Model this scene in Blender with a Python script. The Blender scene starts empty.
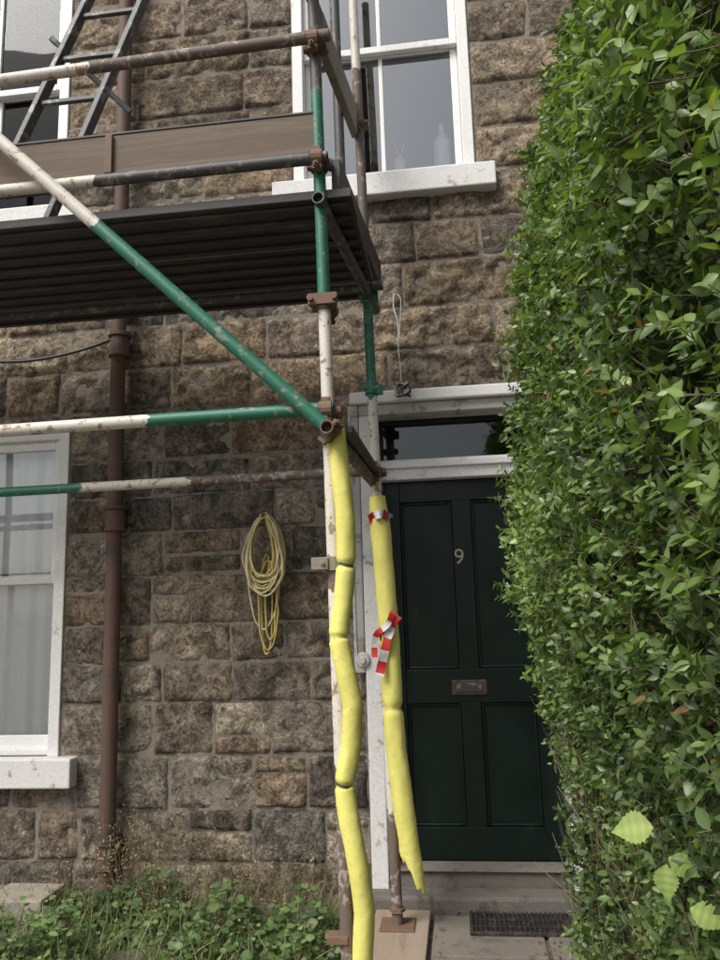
import bpy, math, random
import numpy as np
from mathutils import Vector, Matrix, noise
random.seed(7); rng=np.random.default_rng(7)
scene=bpy.context.scene
rad=math.radians

# ---------------------------------------------------------------- materials
def newmat(name):
    m=bpy.data.materials.new(name); m.use_nodes=True
    nt=m.node_tree; b=nt.nodes['Principled BSDF']
    return m,nt,b
def N(nt,t,**kw):
    n=nt.nodes.new(t)
    for k,v in kw.items(): setattr(n,k,v)
    return n
def noise_n(nt,scale,detail=4,rough=.55,coord=None,dist=0):
    n=N(nt,'ShaderNodeTexNoise'); n.inputs['Scale'].default_value=scale
    n.inputs['Detail'].default_value=detail; n.inputs['Roughness'].default_value=rough
    n.inputs['Distortion'].default_value=dist
    if coord is not None: nt.links.new(coord,n.inputs['Vector'])
    return n
def ramp(nt,src,stops):
    r=N(nt,'ShaderNodeValToRGB'); e=r.color_ramp.elements
    while len(e)<len(stops): e.new(.5)
    for i,(p,c) in enumerate(stops):
        e[i].position=p; e[i].color=(c[0],c[1],c[2],1) if not isinstance(c,(int,float)) else (c,c,c,1)
    nt.links.new(src,r.inputs[0]); return r
def mix(nt,f,a,b,mode='MIX'):
    m=N(nt,'ShaderNodeMix',data_type='RGBA',blend_type=mode)
    if isinstance(f,(int,float)): m.inputs[0].default_value=f
    else: nt.links.new(f,m.inputs[0])
    for idx,v in ((6,a),(7,b)):
        if isinstance(v,tuple): m.inputs[idx].default_value=(v[0],v[1],v[2],1)
        else: nt.links.new(v,m.inputs[idx])
    return m.outputs[2]
def bumpsum(nt,b,terms,strength=1.):
    """one bump node from a weighted sum of heights (metres)"""
    tot=None
    for h,wt in terms:
        m=N(nt,'ShaderNodeMath',operation='MULTIPLY_ADD'); nt.links.new(h,m.inputs[0]); m.inputs[1].default_value=wt
        if tot is None: m.inputs[2].default_value=0
        else: nt.links.new(tot,m.inputs[2])
        tot=m.outputs[0]
    n=N(nt,'ShaderNodeBump'); n.inputs['Strength'].default_value=strength; n.inputs['Distance'].default_value=1
    nt.links.new(tot,n.inputs['Height']); nt.links.new(n.outputs[0],b.inputs['Normal'])
def objc(nt,scale=None):
    o=N(nt,'ShaderNodeTexCoord').outputs['Object']
    if scale:
        m=N(nt,'ShaderNodeMapping'); m.inputs['Scale'].default_value=scale; nt.links.new(o,m.inputs[0]); return m.outputs[0]
    return o

def worn(name,col,under,amt=.35,scale=14,rough=.5,metal=0,bs=.25,stretch=None,spec=.5,soft=.05,var=.72):
    """paint / surface with a second material showing through in patches"""
    m,nt,b=newmat(name); c=objc(nt,stretch)
    n1=noise_n(nt,scale,5,.7,c,.4); n2=noise_n(nt,3,2,.5,c); n3=noise_n(nt,110,2,.5,c)
    r=ramp(nt,n1.outputs[0],[(.5+(.5-amt)*.28,0),(.5+soft+(.5-amt)*.28,1)])
    col2=tuple(x*var for x in col)
    base=mix(nt,n2.outputs[0],col,col2)
    base=mix(nt,r.outputs[0],base,under)
    base=mix(nt,.35,base,ramp(nt,n3.outputs[0],[(.3,.5),(.7,1)]).outputs[0],'MULTIPLY')
    nt.links.new(base,b.inputs['Base Color']); b.inputs['Roughness'].default_value=rough
    b.inputs['Metallic'].default_value=metal; b.inputs['Specular IOR Level'].default_value=spec
    bumpsum(nt,b,[(n1.outputs[0],.004*bs),(n3.outputs[0],.002*bs)])
    return m

M={}
M['white_paint']=worn('white_paint',(.86,.85,.83),(.62,.59,.53),.06,9,.45,var=.95)
M['white_stone']=worn('white_painted_stone',(.82,.81,.79),(.42,.39,.34),.13,10,.7,bs=.6,var=.92)
M['grey_stone']=worn('grey_painted_stone',(.58,.57,.55),(.30,.275,.24),.33,8,.8,bs=.8)
M['t_white']=worn('tube_white',(.72,.68,.60),(.32,.22,.15),.28,22,.55,var=.85)
M['t_green']=worn('tube_green',(.024,.18,.11),(.22,.24,.19),.25,26,.5)
M['t_rust']=worn('tube_rust',(.17,.13,.105),(.36,.32,.28),.33,20,.7)
M['t_dark']=worn('tube_dark',(.075,.073,.07),(.22,.18,.14),.30,18,.55)
M['coupler']=worn('coupler_rust',(.22,.13,.085),(.14,.105,.08),.4,28,.75)
M['pipe']=worn('pipe_iron',(.14,.08,.057),(.065,.055,.05),.42,6,.7,soft=.12)
M['wood_old']=worn('wood_old',(.32,.28,.22),(.19,.17,.14),.4,8,.8,soft=.15)
M['toe']=worn('toe_board',(.17,.125,.092),(.235,.185,.14),.5,4,.8,stretch=(.25,1,6),bs=.5,soft=.22)
M['steel_dark']=worn('deck_dark',(.048,.044,.043),(.09,.08,.07),.38,5,.6,stretch=(.3,1,1),soft=.12)
M['ladder']=worn('ladder_metal',(.075,.077,.078),(.24,.24,.23),.25,16,.5,.1)
M['tape_blk']=worn('tape_dark',(.06,.06,.03),(.09,.09,.05),.3,30,.5)
M['bell']=worn('bell_plastic',(.70,.69,.66),(.4,.38,.35),.2,20,.4)
M['cable_y']=worn('cable_yellow',(.64,.50,.12),(.5,.42,.16),.3,20,.45)
M['cable_c']=worn('cable_cream',(.72,.63,.36),(.58,.49,.25),.3,20,.45)
M['cable_w']=worn('cable_white',(.70,.70,.67),(.4,.4,.38),.3,20,.45)
M['cable_b']=worn('cable_black',(.03,.03,.03),(.05,.05,.05),.3,20,.5)
M['brass']=worn('brass_dull',(.15,.12,.085),(.08,.065,.05),.4,30,.4,.6)
M['num']=worn('number_cream',(.46,.41,.28),(.38,.32,.2),.2,30,.4)
M['red']=worn('tape_red',(.62,.035,.03),(.5,.03,.03),.3,20,.35)
M['twhite']=worn('tape_white',(.75,.75,.74),(.6,.6,.6),.3,20,.35)
M['room']=worn('room_dark',(.07,.07,.072),(.05,.05,.05),.3,2,.9)
M['blind']=worn('window_blind',(.72,.75,.78),(.66,.69,.71),.3,2,.9,bs=.02)
M['step']=worn('step_stone',(.19,.17,.145),(.09,.083,.073),.45,8,.9,bs=1,soft=.1)
M['slab']=worn('slab_stone',(.25,.22,.185),(.14,.125,.105),.42,9,.9,bs=1,soft=.12)
M['grate']=worn('grate_iron',(.035,.03,.027),(.09,.06,.045),.35,20,.6)
M['edging']=worn('edging_stone',(.42,.37,.30),(.26,.23,.19),.4,8,.9,bs=1)
M['bottle']=worn('plastic_white',(.88,.88,.89),(.75,.75,.77),.2,10,.35)

def m_foam():
    m,nt,b=newmat('yellow_foam'); c=objc(nt)
    n=noise_n(nt,6,4,.6,c); n2=noise_n(nt,45,4,.6,c); n3=noise_n(nt,180,2,.5,c)
    a=mix(nt,ramp(nt,n.outputs[0],[(.35,0),(.7,1)]).outputs[0],(.76,.72,.19),(.67,.61,.15))
    a=mix(nt,ramp(nt,n2.outputs[0],[(.56,0),(.74,.4)]).outputs[0],a,(.42,.37,.14))
    nt.links.new(a,b.inputs['Base Color']); b.inputs['Roughness'].default_value=.7
    bumpsum(nt,b,[(n2.outputs[0],.0012),(n3.outputs[0],.0004)]); return m
M['foam']=m_foam()

def m_stone():
    m,nt,b=newmat('sandstone'); c=objc(nt)
    at=N(nt,'ShaderNodeAttribute'); at.attribute_name='Col'
    big=noise_n(nt,1.0,3,.6,c); mid=noise_n(nt,11,6,.72,c,.7); fin=noise_n(nt,62,5,.74,c)
    s2=noise_n(nt,6.5,8,.78,c,1.2); streak=noise_n(nt,3,4,.6,objc(nt,(2.5,1,.35)))
    col=mix(nt,1,at.outputs['Color'],ramp(nt,mid.outputs[0],[(.30,(.42,.41,.40)),(.5,(.97,.95,.92)),(.70,(1.5,1.40,1.22))]).outputs[0],'MULTIPLY')
    col=mix(nt,1,col,ramp(nt,fin.outputs[0],[(.36,(.42,.41,.41)),(.5,(.97,.97,.97)),(.66,(1.45,1.40,1.32))]).outputs[0],'MULTIPLY')
    soot=ramp(nt,big.outputs[0],[(.42,0),(.68,.42)]); col=mix(nt,soot.outputs[0],col,(.095,.086,.078))
    soot2=ramp(nt,s2.outputs[0],[(.48,0),(.56,.78)])
    col=mix(nt,soot2.outputs[0],col,mix(nt,1,col,(.36,.355,.36),'MULTIPLY'))
    st_=ramp(nt,streak.outputs[0],[(.52,0),(.70,.6)]); col=mix(nt,st_.outputs[0],col,mix(nt,1,col,(.45,.43,.42),'MULTIPLY'))
    li=ramp(nt,mid.outputs[0],[(.58,0),(.68,.5)])
    col=mix(nt,li.outputs[0],col,(.52,.465,.38))
    nt.links.new(col,b.inputs['Base Color']); b.inputs['Roughness'].default_value=.92
    b.inputs['Specular IOR Level'].default_value=.2
    bumpsum(nt,b,[(mid.outputs[0],.030),(fin.outputs[0],.012)]); return m
M['stone']=m_stone()
M['mortar']=worn('mortar',(.29,.25,.20),(.10,.09,.08),.52,9,.95,bs=2,soft=.14)

def m_ground():
    m,nt,b=newmat('ground_dirt'); c=objc(nt)
    n=noise_n(nt,2.2,5,.6,c); n2=noise_n(nt,35,5,.7,c); v=N(nt,'ShaderNodeTexVoronoi'); v.inputs['Scale'].default_value=60
    nt.links.new(c,v.inputs['Vector'])
    a=mix(nt,n.outputs[0],(.13,.11,.085),(.22,.19,.155))
    a=mix(nt,.8,a,ramp(nt,n2.outputs[0],[(.3,.4),(.7,1.3)]).outputs[0],'MULTIPLY')
    nt.links.new(a,b.inputs['Base Color']); b.inputs['Roughness'].default_value=.95
    bumpsum(nt,b,[(n2.outputs[0],.014),(v.outputs['Distance'],.003)]); return m
M['ground']=m_ground()

def m_door():
    m,nt,b=newmat('door_green_paint'); c=objc(nt)
    n=noise_n(nt,60,3,.6,c); n2=noise_n(nt,4,5,.6,c); n3=noise_n(nt,18,5,.7,objc(nt,(1,1,.35)))
    a=mix(nt,n2.outputs[0],(.003,.009,.007),(.006,.015,.0115))
    a=mix(nt,ramp(nt,n3.outputs[0],[(.58,0),(.72,.35)]).outputs[0],a,(.032,.036,.032))
    nt.links.new(a,b.inputs['Base Color']); b.inputs['Specular IOR Level'].default_value=.3
    r=ramp(nt,n2.outputs[0],[(.3,.30),(.7,.5)]); nt.links.new(r.outputs[0],b.inputs['Roughness'])
    bumpsum(nt,b,[(n.outputs[0],.0003)]); return m
M['door']=m_door()

def m_glass(name,refl,tint=(.92,.95,.97),ior=1.5):
    m=bpy.data.materials.new(name); m.use_nodes=True; nt=m.node_tree; nt.nodes.clear()
    o=N(nt,'ShaderNodeOutputMaterial'); t=N(nt,'ShaderNodeBsdfTransparent'); g=N(nt,'ShaderNodeBsdfGlossy')
    g.inputs['Roughness'].default_value=.015; g.inputs['Color'].default_value=(*tint,1)
    t.inputs['Color'].default_value=(.95,.96,.96,1)
    n=noise_n(nt,1.3,1,.5,objc(nt)); bp=N(nt,'ShaderNodeBump'); bp.inputs['Strength'].default_value=.12; bp.inputs['Distance'].default_value=.02
    nt.links.new(n.outputs[0],bp.inputs['Height']); nt.links.new(bp.outputs[0],g.inputs['Normal'])
    lw=N(nt,'ShaderNodeFresnel'); lw.inputs[0].default_value=ior
    ad=N(nt,'ShaderNodeMath',operation='ADD'); ad.inputs[1].default_value=refl; ad.use_clamp=True; nt.links.new(lw.outputs[0],ad.inputs[0])
    mx=N(nt,'ShaderNodeMixShader'); nt.links.new(ad.outputs[0],mx.inputs[0]); nt.links.new(t.outputs[0],mx.inputs[1]); nt.links.new(g.outputs[0],mx.inputs[2])
    nt.links.new(mx.outputs[0],o.inputs[0]); return m
M['glass']=m_glass('window_glass',.22)
M['glass_low']=m_glass('window_glass_clear',.08)
M['glass_ul']=m_glass('window_glass_dim',.0,ior=1.3)
M['glass_dk']=m_glass('fanlight_glass',.03)

def m_curtain():
    m,nt,b=newmat('net_curtain'); c=objc(nt)
    n=noise_n(nt,30,2,.5,c); a=mix(nt,n.outputs[0],(.90,.90,.89),(.8,.8,.8))
    nt.links.new(a,b.inputs['Base Color']); b.inputs['Roughness'].default_value=.9; return m
M['curtain']=m_curtain()

def m_leaf(name,trans=.3,rough=.38):
    m,nt,b=newmat(name); at=N(nt,'ShaderNodeAttribute'); at.attribute_name='Col'
    c=at.outputs['Color']
    nt.links.new(c,b.inputs['Base Color']); b.inputs['Roughness'].default_value=rough
    b.inputs['Specular IOR Level'].default_value=.5
    tr=N(nt,'ShaderNodeBsdfTranslucent'); c2=mix(nt,1,c,(1.6,1.7,.6),'MULTIPLY'); nt.links.new(c2,tr.inputs[0])
    mx=N(nt,'ShaderNodeMixShader'); mx.inputs[0].default_value=trans
    o=nt.nodes['Material Output']; nt.links.new(b.outputs[0],mx.inputs[1]); nt.links.new(tr.outputs[0],mx.inputs[2]); nt.links.new(mx.outputs[0],o.inputs[0])
    return m
M['leaf']=m_leaf('hedge_leaf',.28,.38); M['weed']=m_leaf('weed_leaf',.3,.6)
M['twig']=worn('twig_bark',(.17,.13,.085),(.09,.07,.045),.4,30,.9)
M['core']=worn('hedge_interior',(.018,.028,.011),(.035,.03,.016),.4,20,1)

# ---------------------------------------------------------------- mesh helpers
def empty(name):
    e=bpy.data.objects.new(name,None); scene.collection.objects.link(e); e.empty_display_size=.1; return e
def obj(name,verts,faces,mats,parent=None,mi=None,smooth=False):
    me=bpy.data.meshes.new(name); me.from_pydata([tuple(v) for v in verts],[],faces)
    for m in (mats if isinstance(mats,list) else [mats]): me.materials.append(m)
    if mi is not None: me.polygons.foreach_set('material_index',mi)
    if smooth: me.polygons.foreach_set('use_smooth',[True]*len(faces))
    me.update(); o=bpy.data.objects.new(name,me); scene.collection.objects.link(o)
    if parent: o.parent=parent
    return o
def box(name,x0,x1,y0,y1,z0,z1,mat,parent=None,bev=.004):
    v=[(x,y,z) for x in (x0,x1) for y in (y0,y1) for z in (z0,z1)]
    f=[(0,1,3,2),(4,6,7,5),(0,4,5,1),(2,3,7,6),(0,2,6,4),(1,5,7,3)]
    o=obj(name,v,f,mat,parent)
    if bev:
        md=o.modifiers.new('b','BEVEL'); md.width=bev; md.segments=2
    return o
def beam(name,p1,p2,w,h,mat,parent=None,bev=.004,roll=0):
    p1=Vector(p1);p2=Vector(p2); d=(p2-p1).normalized()
    up=Vector((0,0,1)) if abs(d.z)<.9 else Vector((0,1,0))
    a=d.cross(up).normalized(); b=a.cross(d).normalized()
    if roll: q=Matrix.Rotation(roll,3,d); a=q@a; b=q@b
    v=[p+a*sx*w/2+b*sz*h/2 for p in (p1,p2) for sx in (-1,1) for sz in (-1,1)]
    f=[(0,1,3,2),(4,6,7,5),(0,4,5,1),(2,3,7,6),(0,2,6,4),(1,5,7,3)]
    o=obj(name,v,f,mat,parent)
    if bev: md=o.modifiers.new('b','BEVEL'); md.width=bev; md.segments=2
    return o
def frame_of(d):
    up=Vector((0,0,1)) if abs(d.z)<.9 else Vector((0,1,0))
    a=d.cross(up).normalized(); return a,a.cross(d).normalized()
def tube(name,p1,p2,r,mats,parent=None,seg=18):
    if not isinstance(mats,list): mats=[(1,mats)]
    p1=Vector(p1);p2=Vector(p2); L=(p2-p1); d=L.normalized(); a,b=frame_of(d); LL=L.length
    ts=[0]; mi_r=[]
    for k,(e,m) in enumerate(mats):
        ts.append(e); mi_r.append(k)
    v=[];f=[];mi=[]
    for k,t in enumerate(ts):
        for s in range(seg):
            an=2*math.pi*s/seg
            jt=t+((.012*math.sin(s*1.1+k)+random.uniform(-.008,.008))/LL if 0<k<len(ts)-1 else 0)
            v.append(p1+L*jt+(a*math.cos(an)+b*math.sin(an))*r)
    for k in range(len(ts)-1):
        for s in range(seg):
            f.append((k*seg+s,k*seg+(s+1)%seg,(k+1)*seg+(s+1)%seg,(k+1)*seg+s)); mi.append(mi_r[k])
    for base,t,sg in ((0,0,1),((len(ts)-1)*seg,1,-1)):
        i0=len(v)
        for s in range(seg):
            an=2*math.pi*s/seg; v.append(p1+L*t+(a*math.cos(an)+b*math.sin(an))*r*.82)
        for s in range(seg):
            an=2*math.pi*s/seg; v.append(p1+L*t+d*sg*.08+(a*math.cos(an)+b*math.sin(an))*r*.82)
        for s in range(seg):
            s2=(s+1)%seg
            f.append((base+s,i0+s,i0+s2,base+s2)); mi.append(mi_r[0] if sg==1 else mi_r[-1])
            f.append((i0+s,i0+seg+s,i0+seg+s2,i0+s2)); mi.append(mi_r[0] if sg==1 else mi_r[-1])
        f.append(tuple(range(i0+seg,i0+2*seg))); mi.append(0)
    o=obj(name,v,f,[m for _,m in mats],parent,mi,True)
    md=o.modifiers.new('e','EDGE_SPLIT'); md.split_angle=rad(40)
    return o
class Acc:
    def __init__(s): s.v=[];s.f=[]
    def cyl(s,p1,p2,r,seg=12,r2=None):
        p1=Vector(p1);p2=Vector(p2);d=(p2-p1).normalized();a,b=frame_of(d);i=len(s.v); r2=r if r2 is None else r2
        for p,rr in ((p1,r),(p2,r2)):
            for k in range(seg):
                an=2*math.pi*k/seg; s.v.append(p+(a*math.cos(an)+b*math.sin(an))*rr)
        for k in range(seg): s.f.append((i+k,i+(k+1)%seg,i+seg+(k+1)%seg,i+seg+k))
        s.f.append(tuple(range(i,i+seg))); s.f.append(tuple(range(i+seg,i+2*seg)))
    def bar(s,c,dx,dy,dz,hx,hy,hz):
        c=Vector(c);i=len(s.v)
        for x in(-1,1):
            for y in(-1,1):
                for z in(-1,1): s.v.append(c+dx*x*hx+dy*y*hy+dz*z*hz)
        s.f+= [tuple(i+k for k in q) for q in [(0,1,3,2),(4,6,7,5),(0,4,5,1),(2,3,7,6),(0,2,6,4),(1,5,7,3)]]
    def out(s,name,mat,parent,bev=.002):
        o=obj(name,s.v,s.f,mat,parent)
        if bev: md=o.modifiers.new('b','BEVEL'); md.width=bev; md.segments=2; md.limit_method='ANGLE'
        return o
def coupler(name,pa,da,pb,db,parent,r=.024,mat=None):
    A=Acc(); pa=Vector(pa);pb=Vector(pb);da=Vector(da).normalized();db=Vector(db).normalized()
    off=(pb-pa); off=off.normalized() if off.length>1e-4 else da.cross(db).normalized()
    for p,d,s in ((pa,da,-1),(pb,db,1)):
        A.cyl(p-d*.024,p+d*.024,r+.009,14)
        side=d.cross(off).normalized()
        o2=off*s
        A.bar(p+side*(r+.016),d,side,o2,.020,.010,.014)
        A.bar(p-side*(r+.014),d,side,o2,.016,.009,.012)
        A.cyl(p+side*(r+.016)-o2*.03,p+side*(r+.016)+o2*.045,.006,8)
        A.cyl(p+side*(r+.016)+o2*.022,p+side*(r+.016)+o2*.036,.012,6)
    A.cyl(pa+off*.01,pb-off*.01,.02,10)
    return A.out(name,mat or M['coupler'],parent)
def sweep(name,pts,rad_f,mat,parent,seg=18,n=120,lump=0,arc=2*math.pi,a0=0,thick=0,seed=0,sharp=False):
    P=[Vector(p) for p in pts]; Q=[P[0]*2-P[1]]+P+[P[-1]*2-P[-2]]
    cs=[]
    for i in range(n+1):
        t=i/n*(len(P)-1); k=min(int(t),len(P)-2); u=t-k
        p0,p1,p2,p3=Q[k],Q[k+1],Q[k+2],Q[k+3]
        c=.5*((2*p1)+(p2-p0)*u+(2*p0-5*p1+4*p2-p3)*u*u+(3*p1-p0-3*p2+p3)*u**3)
        if sharp: c=c*.35+(p1+(p2-p1)*u)*.65
        cs.append(c)
    v=[];f=[]
    full=arc>6.2; m=seg if full else seg+1
    for i,c in enumerate(cs):
        d=(cs[min(i+1,n)]-cs[max(i-1,0)]).normalized(); a=Vector((1,0,0))-d*d.x; a.normalize(); b=d.cross(a)
        for s in range(m):
            an=a0+arc*s/seg
            R=rad_f(i/n,an)
            if lump: R*=1+lump*noise.noise(Vector((math.cos(an)*1.2,math.sin(an)*1.2,c.z*9+seed)))+.4*lump*noise.noise(Vector((math.cos(an)*3,math.sin(an)*3,c.z*50+seed)))
            v.append(c+(a*math.cos(an)+b*math.sin(an))*R)
    for i in range(n):
        for s in range(seg):
            f.append((i*m+s,i*m+(s+1)%m,(i+1)*m+(s+1)%m,(i+1)*m+s))
    if full:
        f.append(tuple(range(seg))); f.append(tuple(range(n*m,n*m+seg)))
    o=obj(name,v,f,mat,parent,smooth=True)
    if thick: md=o.modifiers.new('s','SOLIDIFY'); md.thickness=thick; md.offset=0
    return o
def wire(name,splines,r,mat,parent=None):
    cu=bpy.data.curves.new(name,'CURVE'); cu.dimensions='3D'; cu.bevel_depth=r; cu.bevel_resolution=2
    for pts in splines:
        s=cu.splines.new('NURBS'); s.points.add(len(pts)-1)
        for q,p in zip(s.points,pts): q.co=(*p,1)
        s.use_endpoint_u=True; s.order_u=3
    cu.materials.append(mat); o=bpy.data.objects.new(name,cu); scene.collection.objects.link(o)
    if parent:o.parent=parent
    return o

# ---------------------------------------------------------------- ground
GZ=.08
g=[];gf=[]
xs=[-300,-60,-12]+list(np.linspace(-5,4,60))+[12,60,300]; ys=[-300,-60,-14]+list(np.linspace(-7,.6,50))+[10,60,300]
for y in ys:
    for x in xs:
        near=-5<=x<=4 and -7<=y<=.6
        g.append((x,y,GZ+(.012*noise.noise(Vector((x*3,y*3,0))) if near else 0)))
nx=len(xs)
for j in range(len(ys)-1):
    for i in range(nx-1): gf.append((j*nx+i,j*nx+i+1,(j+1)*nx+i+1,(j+1)*nx+i))
obj('ground',g,gf,M['ground'],smooth=True)
pv=empty('pavement')
sy=-.14
for r_ in range(5):
    hh=random.uniform(.42,.52); sx=-.19
    while sx<1.2:
        ww=random.uniform(.45,.7)
        box('slab_%d'%random.randint(0,99999),sx,sx+ww-.015,sy-hh+.015,sy,GZ-.03,GZ+.018+random.uniform(-.003,.004),M['slab'],pv,.008); sx+=ww
    sy-=hh

# ---------------------------------------------------------------- house
house=empty('stone_house')
X0,X1,Z0,Z1=-5.2,4.2,0.0,6.6
openings=[(-3.12,-2.115,.78,2.54),(-.49,.55,0.0,2.615),(-3.2,-2.2,3.87,5.55),(-.82,.205,3.87,5.55),(.83,1.85,3.87,5.55)]
courses=[]
fixed=[0,.27,.52,.78,1.04,1.24,1.44,1.70,1.93,2.13,2.33,2.54]
for a,b in zip(fixed[:-1],fixed[1:]): courses.append((a,b,1))
up=[2.615,2.86,3.10,3.36,3.60,3.87,4.13,4.40,4.66,4.93,5.20,5.55,5.8,6.07,6.33,6.6]
courses.append((2.54,2.615,2))
for a,b in zip(up[:-1],up[1:]): courses.append((a,b,0))
palette_low=[(.33,.28,.22),(.25,.215,.175),(.38,.315,.235),(.21,.185,.16),(.32,.255,.19),(.36,.32,.265),(.45,.395,.315),(.29,.23,.175)]
palette_up=[(.38,.305,.22),(.32,.26,.19),(.42,.34,.25),(.27,.23,.185),(.34,.285,.225),(.24,.21,.18),(.44,.375,.285)]
V=[];F=[];C=[];MV=[];MF=[]
def add_block(xa,xb,za,zb,pal,rough):
    st=.017 if (xa>-3.5 and xb<1.6 and zb<5.4) else .05
    nxx=max(5,int((xb-xa)/st)); nzz=max(4,int((zb-za)/st)); base=len(V)
    col=random.choice(pal); k=random.uniform(.78,1.2); w=random.uniform(-.010,.010)
    col=(col[0]*k+w,col[1]*k,col[2]*k-w*.6)
    dep=random.uniform(.005,.015) if rough else random.uniform(.005,.010)
    off=random.random()*50; tilt=random.uniform(-.006,.006); tilt2=random.uniform(-.008,.008)
    g_=random.uniform(.001,.006); amp=random.choice([.008,.012,.018,.024])
    ex=[random.uniform(-.010,.010) for _ in range(4)]
    for j in range(nzz+1):
        for i in range(nxx+1):
            u=i/nxx; w_=j/nzz
            x=xa+g_+ex[0]*w_+(xb-xa-2*g_+(ex[1]-ex[0])*w_)*u
            z=za+g_+ex[2]*u+(zb-za-2*g_+(ex[3]-ex[2])*u)*w_
            e=min(u*(xb-xa),(1-u)*(xb-xa),w_*(zb-za),(1-w_)*(zb-za))
            if st<.03:
                nn=noise.fractal(Vector((x*10+off,z*13,off)),.6,2.2,5)
                n3=noise.noise(Vector((x*34,z*34,off)))
            else: nn=n3=0
            prof=min(1,(e/max(.006,.014+.018*(nn+.2))+.02)) if e>0 else 0
            y=-(dep+tilt*(u-.5)*2+tilt2*(w_-.5)*2+nn*amp+n3*.005)*max(0,prof)**.5+.006*(1-max(0,min(1,prof)))
            if j in(0,nzz): z+=.010*noise.noise(Vector((x*20,z*9,off)))
            if i in(0,nxx): x+=.010*noise.noise(Vector((x*9,z*20,off)))
            V.append((x,y,z)); kk=.85+.15*max(0,min(1,prof)); C.append((col[0]*kk,col[1]*kk,col[2]*kk,1))
    for j in range(nzz):
        for i in range(nxx):
            F.append((base+j*(nxx+1)+i,base+j*(nxx+1)+i+1,base+(j+1)*(nxx+1)+i+1,base+(j+1)*(nxx+1)+i))
for (za,zb,kind) in courses:
    ints=[(X0,X1)]
    for ox0,ox1,oz0,oz1 in openings:
        if za<oz1-1e-3 and zb>oz0+1e-3:
            new=[]
            for a,b in ints:
                if ox0>a and ox1<b: new+= [(a,ox0),(ox1,b)]
                else: new.append((a,b))
            ints=new
    for a,b in ints:
        i=len(MV); MV+= [(a,.003,za),(b,.003,za),(b,.003,zb),(a,.003,zb)]; MF.append((i,i+1,i+2,i+3))
        x=a
        while x<b-.01:
            w=random.uniform(.20,.62) if kind==1 else random.uniform(.32,.72)
            if b-(x+w)<.17: w=b-x
            if w>.80: w=w/2
            if kind==2: add_block(x,x+w,za,zb,palette_low,0)
            elif kind==1 and w<.44 and random.random()<.5 and zb-za>.2:
                s=za+(zb-za)*random.choice([.36,.45,.6,.66]); add_block(x,x+w,za,s,palette_low,1); add_block(x,x+w,s,zb,palette_low,1)
            else: add_block(x,x+w,za,zb,palette_low if kind==1 else palette_up,1)
            x+=w
wall=obj('wall_stones',V,F,M['stone'],house,smooth=True)
ca=wall.data.color_attributes.new('Col','FLOAT_COLOR','POINT'); ca.data.foreach_set('color',np.array(C,dtype=np.float32).ravel())
obj('wall_mortar',MV,MF,M['mortar'],house)
box('house_body_left',X0,X0+.3,.01,7,0,6.6,M['mortar'],house,0)
box('house_body_right',X1-.3,X1,.01,7,0,6.6,M['mortar'],house,0)
obj('roof',[(X0-.2,-.25,6.6),(X1+.2,-.25,6.6),(X1+.2,3.5,9),(X0-.2,3.5,9),(X1+.2,7.2,6.6),(X0-.2,7.2,6.6)],[(0,1,2,3),(3,2,4,5)],worn('slate',(.09,.09,.1),(.05,.05,.06),.4,6,.7),house)
box('back_wall',X0,X1,6.9,7,0,6.6,M['mortar'],house,0)

def reveal(tag,x0,x1,z0,z1,mat,d=.2):
    box('reveal_l_'+tag,x0-.03,x0,.006,d,z0,z1,mat,house,0)
    box('reveal_r_'+tag,x1,x1+.03,.006,d,z0,z1,mat,house,0)
    box('reveal_t_'+tag,x0-.03,x1+.03,.006,d,z1,z1+.03,mat,house,0)
    box('reveal_b_'+tag,x0-.03,x1+.03,.006,d,z0-.03,z0,mat,house,0)
    v=[(x0-.25,d+.001,z0-.2),(x1+.25,d+.001,z0-.2),(x1+.25,d+.001,z1+.2),(x0-.25,d+.001,z1+.2),(x0-.25,d+2.2,z0-.2),(x1+.25,d+2.2,z0-.2),(x1+.25,d+2.2,z1+.2),(x0-.25,d+2.2,z1+.2)]
    obj('room_'+tag,v,[(4,5,6,7),(0,1,5,4),(3,7,6,2),(0,4,7,3),(1,2,6,5)],M['room'],house)
def curtain(name,x0,x1,z0,z1,y,par,amp=.012):
    n=140;v=[];f=[]
    for i in range(n+1):
        x=x0+(x1-x0)*i/n
        for k,z in enumerate((z0,z0+(z1-z0)*.33,z0+(z1-z0)*.66,z1)):
            v.append((x,y+amp*math.sin(i*.42+.8*math.sin(i*.11+k*.6))*(1-.12*k)+.6*amp*math.sin(i*.17+k*.3),z))
    for i in range(n):
        for k in range(3): f.append((i*4+k,(i+1)*4+k,(i+1)*4+k+1,i*4+k+1))
    return obj(name,v,f,M['curtain'],par,smooth=True)
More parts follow.
